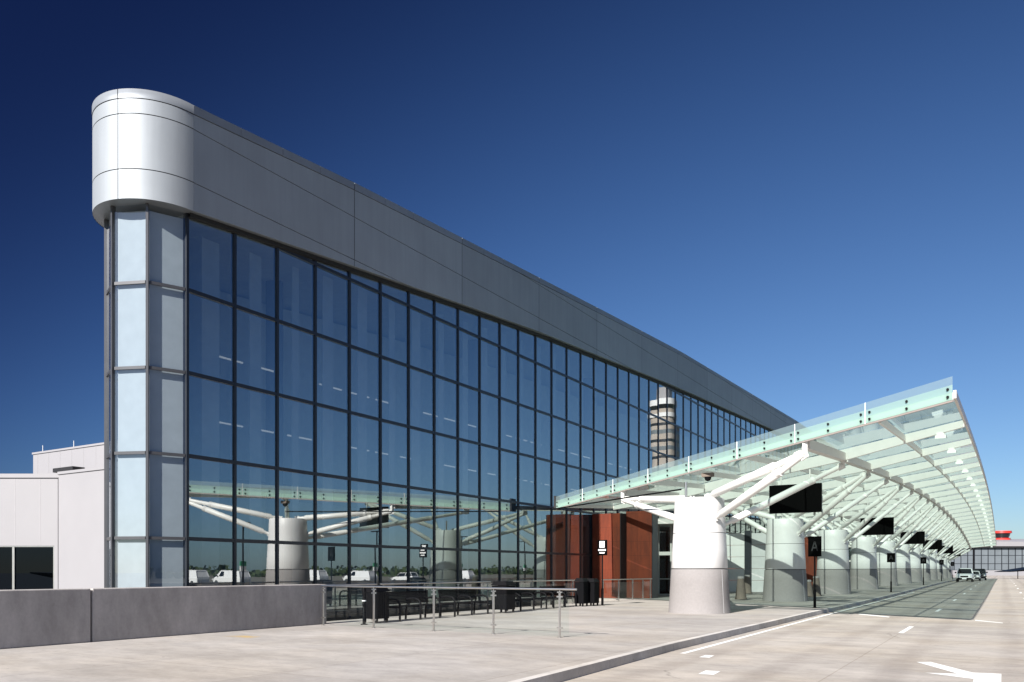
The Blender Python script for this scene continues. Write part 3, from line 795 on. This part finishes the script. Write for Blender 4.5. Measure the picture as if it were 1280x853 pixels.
# ------------------------------------------------------------------ white annex on the left
an = thing('annex_building', 'low white panelled annex with dark strip windows left of the terminal', 'building', (-36.2,20,-6.2))
th = .5503
d = Vector((-math.cos(th), -math.sin(th), 0)); nn = Vector((math.sin(th), -math.cos(th), 0)); c0 = Vector((-36.25,20,0))
m = MB()
LW = 30
def Pa(u, v, z): q = c0+d*u-nn*v; return (q.x,q.y,z)
def abox(m, u0, u1, v0, v1, z0, z1, mi=0): m.hexa([Pa(u0,v0,z0),Pa(u0,v1,z0),Pa(u1,v1,z0),Pa(u1,v0,z0)],[Pa(u0,v0,z1),Pa(u0,v1,z1),Pa(u1,v1,z1),Pa(u1,v0,z1)],mi)
abox(m,0,LW,0,6,2.66,5.72); abox(m,0,LW,0,6,-6.2,.55); abox(m,.0,.16,0,.5,.55,2.66); abox(m,.16,LW,.36,6,.55,2.66)
m.build('wall', M['annex'], an)
m = MB(); abox(m,.165,LW-.1,.33,.355,.56,2.65); m.build('interior', M['dark'], an)
m = MB(); abox(m,-.1,LW,-.06,.5,5.72,5.90); m.build('coping', M['annex'], an)
m = MB()
for u in (.78,1.92,3.4,4.8,6.3): abox(m,u,u+.03,-.004,.01,2.72,5.70)
m.build('seam', M['annexseam'], an)
for k in range(6):
    u0 = .18+1.85*k
    m = MB(); abox(m,u0+.05,u0+1.8,.10,.12,.57,2.62); w_ = m.build('window', M['winglass'], an)
    f = MB(); abox(f,u0,u0+.05,.04,.2,.55,2.66); abox(f,u0+1.8,u0+1.85,.04,.2,.55,2.66); abox(f,u0+.05,u0+1.8,.04,.2,2.61,2.66); abox(f,u0+.05,u0+1.8,.04,.2,.55,.60); f.build('frame', M['metal'], w_)
m = MB(); m.box(-36.2,-26.0,20.0,25.5,-6.2,5.86); m.build('wall', M['annex'], an)
m = MB(); m.box(-36.2,-26.0,19.95,20.3,5.86,5.98); m.build('coping', M['annex'], an)
ub = thing('annex_upper_block', 'taller white plant block rising behind the low white annex', 'building', (-49.8,26,-6.2))
m = MB(); m.box(-49.8,-32,26,34,-6.2,8.55); m.build('wall', M['annex'], ub)
m = MB(); m.box(-49.85,-32,25.95,26.3,8.55,8.66); m.build('coping', M['annex'], ub)
m = MB()
for k in range(14): m.box(-49.3+1.2*k,-49.28+1.2*k,25.992,26.0,5.0,8.5)
m.build('seam', M['annexseam'], ub)
for x in (-49.3,-46.0): MB().tube([(x,26.3,8.6),(x,26.3,9.1)], .02, 6).build('lightning_rod', M['steel'], ub)
MB().box(-46.2,-44.2,25.2,25.9,7.15,7.38).build('louvre_hood', M['dark'], ub)

# ------------------------------------------------------------------ far terminal at the end of the road
def cam2w(x, zc):
    xc = (x-640)/1000*zc; return Vector((xc*math.cos(th)-zc*math.sin(th), xc*math.sin(th)+zc*math.cos(th), 0))
fz = 300
q0 = cam2w(1150, fz); ux = Vector((math.cos(th), math.sin(th), 0)); un = Vector((math.sin(th), -math.cos(th), 0))
ft_ = thing('far_terminal', 'distant glass walled concourse with pale roof at the end of the road', 'building', (q0.x,q0.y,0))
def Pf(u, v, z): q = q0+ux*u-un*v; return (q.x,q.y,z)
def fbox(m, u0, u1, v0, v1, z0, z1): return m.hexa([Pf(u0,v0,z0),Pf(u1,v0,z0),Pf(u1,v1,z0),Pf(u0,v1,z0)],[Pf(u0,v0,z1),Pf(u1,v0,z1),Pf(u1,v1,z1),Pf(u0,v1,z1)])
M['farglass'] = simple('pale_far_glazing', (.15,.17,.185), .3, var=.1, scale=.3)
for k in range(36):
    u = 2.55*k
    m = fbox(MB(), u+.14, u+2.43, 0, .3, 2.1, 10.3); w_ = m.build('window', M['farglass'], ft_)
    f = MB(); fbox(f,u,u+.14,-.12,.3,2.1,10.3)
    for z in (2.0,4.4,7.5): fbox(f,u+.14,u+2.45,-.08,.3,z,z+.16)
    f.build('frame', M['frame'], w_)
fbox(MB(), -1, 93, -.3, 22, -.2, 1.98).build('base_wall', M['annex'], ft_)
fbox(MB(), -2, 94, -.9, 22, 10.35, 10.95).build('roof_edge', M['dark'], ft_)
m = MB(); m.hexa([Pf(-2,-1.2,10.97),Pf(94,-1.2,10.97),Pf(94,22,10.97),Pf(-2,22,10.97)],[Pf(-2,-1.2,13.0),Pf(94,-1.2,12.2),Pf(94,22,14.6),Pf(-2,22,14.6)]); m.build('roof', M['annex'], ft_)
rt = thing('red_control_cab', 'small red roofed control cab above the distant concourse roof', 'tower', Pf(39.2,14,13))
c = Vector(Pf(39.2,14,0))
def oct_(r0, r1, z0, z1): return MB().lathe([(r0,z0),(r1,z1)], (c.x,c.y,0), 12)
oct_(3.0,3.0,13.0,14.6).build('base', M['redroof'], rt); oct_(2.4,3.0,14.6,16.5).build('window', M['carglass'], rt); oct_(3.5,3.4,16.5,17.4).build('roof', M['redroof'], rt)
pq = cam2w(1217, 210)
t = thing('light_mast', 'thin dark mast rising in front of the distant concourse', 'lamp post', (pq.x,pq.y,0))
MB().tube([(pq.x,pq.y,0),(pq.x,pq.y,7.3)], .22, 10).build('pole', M['black'], t)
MB().lathe([(.5,7.3),(.5,7.5),(.1,7.7)], (pq.x,pq.y,0), 12).build('head', M['black'], t)
sq = cam2w(1292, 150)
t = thing('dark_shelter', 'dark sloping shelter roof at the right edge of the road', 'shelter', (sq.x,sq.y,.28))
a = cam2w(1263, 150); c2 = cam2w(1300, 150); back = Vector((-math.sin(th), math.cos(th), 0))*5
def lift(v, z): return (v.x,v.y,z)
m = MB(); m.hexa([lift(a,1.42),lift(c2,1.75),lift(c2+back,1.75),lift(a+back,1.42)],[lift(a,1.50),lift(c2,2.35),lift(c2+back,2.35),lift(a+back,1.50)]); m.build('roof', M['black'], t)
for f in (.25,.8):
    q = a+(c2-a)*f; MB().tube([(q.x,q.y,.1),(q.x,q.y,1.46+.3*f)], .07, 8).build('post', M['black'], t)

# ------------------------------------------------------------------ vehicles
def car(name, label, loc, rz_, kind_='suv', paint='carwhite', cat='car', group=None):
    t = thing(name, label, cat, (0,0,0), group=group)
    P = {'suv':  dict(L=4.9,W=1.95,H=1.82,hood=1.12,bt=1.16,hl=1.25,ws=.65,rear=.15),
         'sedan':dict(L=4.8,W=1.85,H=1.46,hood=.95,bt=.98,hl=1.35,ws=.85,rear=1.05),
         'van':  dict(L=5.4,W=2.0,H=2.05,hood=1.15,bt=1.2,hl=.75,ws=.8,rear=.05)}[kind_]
    L, Wd, Hh = P['L'], P['W'], P['H']; x1 = Wd/2
    # lower body: loft of sections along y (front at -L/2)
    sec = [(-L/2, .42, .80, .86), (-L/2+.12,.30,.90,.95), (-L/2+P['hl']*.6,.28,P['hood']-.03,1), (-L/2+P['hl'],.28,P['hood'],1), (0,.28,P['bt'],1), (L/2-.6,.28,P['bt']+.02,1), (L/2-.05,.32,P['bt'] if kind_!='sedan' else .95,.95), (L/2,.45,.85,.9)]
    m = MB(); vs = []
    for y, z0, z1, w in sec:
        xw = x1*w; vs += [(-xw*.93,y,z0),(-xw,y,z0+.2),(-xw,y,z1-.18),(-xw*.9,y,z1),(xw*.9,y,z1),(xw,y,z1-.18),(xw,y,z0+.2),(xw*.93,y,z0)]
    n = 8; fs = [(i*n+k,i*n+(k+1)%n,(i+1)*n+(k+1)%n,(i+1)*n+k) for i in range(len(sec)-1) for k in range(n)]
    m.add(vs, [f[::-1] for f in fs]); m.add(vs[:n], [tuple(range(n))]); m.add(vs[-n:], [tuple(range(n-1,-1,-1))])
    body = m.build('body', M[paint], t, bevel=.03)
    # greenhouse glass and roof
    y0, y1 = -L/2+P['hl'], L/2-P['rear']; zb = P['bt']-.03; zt = Hh-.07; wt = x1*.76; wb = x1*.92
    ya = y0+P['ws']; yb_ = y1-(.35 if kind_!='sedan' else .7)
    m = MB(); m.hexa([(-wb,y0,zb),(wb,y0,zb),(wb,y1,zb),(-wb,y1,zb)],[(-wt,ya,zt),(wt,ya,zt),(wt,yb_,zt),(-wt,yb_,zt)]); m.build('cargo_shell' if kind_ == 'van' else 'window', M[paint] if kind_ == 'van' else M['carglass'], t, bevel=.03)
    if kind_ == 'van':
        g_ = .012
        MB().quad((-wb*.93,y0-g_+.04,zb+.06),(wb*.93,y0-g_+.04,zb+.06),(wt*.93,ya-g_-.04,zt-.06),(-wt*.93,ya-g_-.04,zt-.06)).build('windscreen', M['carglass'], t)
        for sx in (-1,1):
            MB().quad((sx*(wb+.004),y0+.5,zb+.05),(sx*(wb+.004),y0+1.5,zb+.05),(sx*(wt+.02),y0+1.5,zt-.1),(sx*(wt+.02),y0+.9,zt-.1)).build('side_window', M['carglass'], t)
    m = MB(); m.hexa([(-wt-.02,ya-.06,zt-.01),(wt+.02,ya-.06,zt-.01),(wt+.02,yb_+.06,zt-.01),(-wt-.02,yb_+.06,zt-.01)],[(-wt+.06,ya+.06,Hh),(wt-.06,ya+.06,Hh),(wt-.06,yb_-.06,Hh),(-wt+.06,yb_-.06,Hh)])
    for sx in (-1,1):
        m.bar((sx*wb,y0,zb),(sx*wt,ya,zt),.07,.05,(0,1,0)); m.bar((sx*wb,y1,zb),(sx*wt,yb_,zt),.10,.05,(0,1,0)); m.bar((sx*(wb+.005),(y0+y1)/2,zb),(sx*(wt+.005),(ya+yb_)/2,zt),.05,.09,(0,1,0))
    m.build('roof', M[paint], t)
    for sx in (-1,1):
        for yy_ in (-L/2+.85, L/2-.95):
            wh = MB().tube([(sx*(x1-.20),yy_,.34),(sx*(x1+.01),yy_,.34)], .34, 20).build('wheel', M['rubber'], t)
            MB().tube([(sx*(x1-.05),yy_,.34),(sx*(x1+.018),yy_,.34)], .21, 14).build('rim', M['metal'], wh)
        MB().hexa([(sx*x1*.86-.17,-L/2-.02,.68),(sx*x1*.86+.03,-L/2-.02,.68),(sx*x1*.86+.05,-L/2+.2,.68),(sx*x1*.86-.17,-L/2+.2,.68)],[(sx*x1*.86-.2,-L/2-.005,.86),(sx*x1*.86+.03,-L/2-.005,.86),(sx*x1*.86+.05,-L/2+.25,.88),(sx*x1*.86-.2,-L/2+.25,.88)]).build('headlight', M['lampglass'], t)
        MB().box(sx*(x1+.10)-.10,sx*(x1+.10)+.10,y0+.30,y0+.42,zb+.02,zb+.20).build('mirror', M['black'], t)
    MB().box(-.46,.46,-L/2-.015,-L/2+.08,.62,.82).build('grille', M['black'], t)
    MB().box(-x1*.9,x1*.9,-L/2-.06,-L/2+.15,.30,.54).build('bumper', M['black'], t, bevel=.03)
    MB().box(-.26,.26,-L/2-.068,-L/2-.058,.36,.50).build('number_plate', M['signwhite'], t)
    t.location = loc; t.rotation_euler = (0,0,rz_)
    return t
KC = 'cars stopped under the canopy'
gy = lambda y: G(y)-.15
car('parked_car', 'white sport utility car stopped at the kerb under the canopy', (-4.35,124,gy(124)), 0, 'suv', 'carwhite', 'car', KC)
car('parked_car', 'white sedan waiting behind the white sport utility car', (-3.75,138,gy(138)), 0, 'sedan', 'carwhite', 'car', KC)
car('parked_car', 'dark car farthest back in the line of stopped cars', (-3.2,148,gy(148)), 0, 'suv', 'carblack', 'car', KC)
# vehicles across the road, seen mirrored in the glass front
vl = [('van',58),('van',64.5),('van',77),('van',86),('suv',96),('van',112)]
ordn = ['first','second','third','fourth','fifth','sixth','seventh','eighth']
for i, (kd, y) in enumerate(vl):
    car('parked_van' if kd == 'van' else 'parked_car', '%s white vehicle from the left in the row mirrored in the glass' % ordn[i], (50+random.uniform(-1,1),y*1.15,-.38), R(90), kd, 'carwhite', 'van' if kd == 'van' else 'car', 'white vehicles across the road mirrored in the glass')
b = MB(); b.box(14.0,14.3,-60,320,-.6,.62)
tag(b.build('barrier_wall', M['parapet']), 'low concrete barrier along the far side of the road', 'wall')
for i, y in enumerate((43.6,59.5,74,88.5)):
    t = thing('street_lamp', '%s street lamp with a green sign, mirrored in the glass front' % ordn[i], 'street lamp', (11.9,y,-.15), group='street lamps mirrored in the glass front')
    MB().tube([(11.9,y,-.15),(11.9,y,5.35)], [.09,.06], 10).build('pole', M['black'], t)
    m = MB(); m.box(11.2,12.6,y-.14,y+.14,5.35,5.45); m.build('lamp_head', M['black'], t)
    m = MB(); m.box(11.86,11.94-.0,y-.31,y+.31,1.98,2.36); bd = m.build('sign_board', M['signgreen'], t)
    m = MB(); m.box(11.86,11.94,y-.30,y+.30,1.58,1.97); m.build('sign_board', M['signwhite'], t)

# control tower, seen only mirrored
tx, ty = 137.0, 467.3
t = thing('control_tower', 'tall pale airport control tower mirrored in the upper glass front', 'tower', (tx,ty,0))
def sq(m, w, z0, z1, w1=None, e=4): return m.lathe([(w/2,z0),((w1 or w)/2,z1)], (tx,ty,0), 32, e=e)
sq(MB(),16.4,-6,100).build('shaft', M['towerconc'], t)
m = MB()
for z in (38,58,70,80,90): sq(m,16.7,z,z+1.6)
m.build('slab_band', M['frame'], t)
m = MB()
for z in (62,75,85): sq(m,16.55,z,z+2.4)
m.build('window_band', M['farglass'], t)
sq(MB(),17.6,95,97.5).build('parapet', M['signwhite'], t)
sq(MB(),15.2,97.5,102.5,17.2).build('window', M['carglass'], t)
sq(MB(),17.9,102.5,106).build('roof', M['signwhite'], t)
sq(MB(),10,106,113.5).build('radar_housing', M['annex'], t)
MB().tube([(tx+4,ty,106),(tx+4,ty,117)], .2, 8).build('mast', M['metal'], t)

# distant wood, one mass on the horizon (mirrored in the glass)
def leaf_mat():
    t = NT('tree_foliage'); f = t.noise(.5, 3)
    return t.pbr(t.ramp(f, [(.3,(.022,.038,.014)),(.7,(.05,.07,.026))]), .8, spec=.2)
M['leaf'] = leaf_mat()
b = MB()
for i in range(900):
    y = random.uniform(-60, 620); x = 190+random.uniform(-12,12)+ (y*.05); h = 2.2+.9*math.sin(y*.05)+.6*math.sin(y*.17+1)+random.uniform(0,1.2)
    for k in range(7):
        c = Vector((x+random.gauss(0,1.8), y+random.gauss(0,2.2), random.uniform(-.2,1)*h)); s_ = random.uniform(.6,1.3)
        n1 = Vector((random.gauss(0,1),random.gauss(0,1),random.gauss(0,1))).normalized(); u = n1.orthogonal().normalized(); w = n1.cross(u)
        b.add([c+u*s_, c+w*s_*.8, c-u*s_, c-w*s_*.8], [(0,1,2,3)])
kind(b.build('distant_wood', M['leaf']), 'stuff')

# ------------------------------------------------------------------ light, sky, camera
sx, sy, sz = .02, 1.49, -1.0
sd = bpy.data.lights.new('sun', 'SUN'); sd.energy = 4.4; sd.angle = R(.53); sd.color = (1,.955,.90)
so = bpy.data.objects.new('sun', sd); COL.objects.link(so); so.location = (0,-40,60)
so.rotation_euler = Vector((sx,sy,sz)).to_track_quat('-Z','Y').to_euler()
el = math.atan2(1, math.hypot(sx,sy))
w = bpy.data.worlds.new('World'); sc.world = w; w.use_nodes = True; nt = w.node_tree; nt.nodes.clear()
sk = nt.nodes.new('ShaderNodeTexSky'); sk.sky_type = 'NISHITA'; sk.sun_disc = False; sk.sun_elevation = el; sk.sun_rotation = math.atan2(-sx,-sy)
sk.altitude = 300; sk.air_density = 1.0; sk.dust_density = .6; sk.ozone_density = 2.5
# clear-sky polarisation: the band of sky a quarter turn from the sun is the darkest and deepest blue
tc = nt.nodes.new('ShaderNodeTexCoord')
dp = nt.nodes.new('ShaderNodeVectorMath'); dp.operation = 'DOT_PRODUCT'; dp.inputs[1].default_value = Vector((-sx,-sy,-sz)).normalized()
nt.links.new(tc.outputs['Generated'], dp.inputs[0])
def mth(op, a, b_):
    x = nt.nodes.new('ShaderNodeMath'); x.operation = op
    for i_, v in enumerate((a, b_)):
        if hasattr(v, 'is_output'): nt.links.new(v, x.inputs[i_])
        else: x.inputs[i_].default_value = v
    return x.outputs[0]
c2_ = mth('MULTIPLY', dp.outputs['Value'], dp.outputs['Value'])
q_ = mth('DIVIDE', mth('SUBTRACT', 1.0, c2_), mth('ADD', 1.0, c2_))
cb = nt.nodes.new('ShaderNodeCombineXYZ')
for i_, (k_, p_, e_) in enumerate(((.62,.92,1.18),(.665,.885,1.9),(.78,.76,2.8))):
    nt.links.new(mth('SUBTRACT', k_, mth('MULTIPLY', mth('POWER', q_, e_), k_*p_)), cb.inputs[i_])
gm = nt.nodes.new('ShaderNodeVectorMath'); gm.operation = 'MULTIPLY'; nt.links.new(cb.outputs[0], gm.inputs[1])
bg = nt.nodes.new('ShaderNodeBackground'); bg.inputs[1].default_value = .06
ow = nt.nodes.new('ShaderNodeOutputWorld')
nt.links.new(sk.outputs[0], gm.inputs[0]); nt.links.new(gm.outputs[0], bg.inputs[0]); nt.links.new(bg.outputs[0], ow.inputs[0])

cd = bpy.data.cameras.new('camera'); cam = bpy.data.objects.new('camera', cd); COL.objects.link(cam); sc.camera = cam
cd.sensor_fit = 'HORIZONTAL'; cd.sensor_width = 36; cd.lens = 1000/1280*36
cd.shift_y = (714.7-426.5)/1280; cd.clip_end = 9000; cd.clip_start = .1
cam.location = (0,0,1.5); cam.rotation_euler = (R(90),0,th)
vs_ = sc.view_settings; vs_.view_transform = 'Standard'; vs_.look = 'None'; vs_.exposure = 1.15; vs_.gamma = 1; vs_.use_curve_mapping = False
sc.render.engine = 'CYCLES'
cy = sc.cycles; cy.max_bounces = 10; cy.diffuse_bounces = 3; cy.glossy_bounces = 4; cy.transmission_bounces = 6; cy.transparent_max_bounces = 24
cy.caustics_reflective = False; cy.caustics_refractive = False; cy.sample_clamp_indirect = 6
cy.use_denoising = True
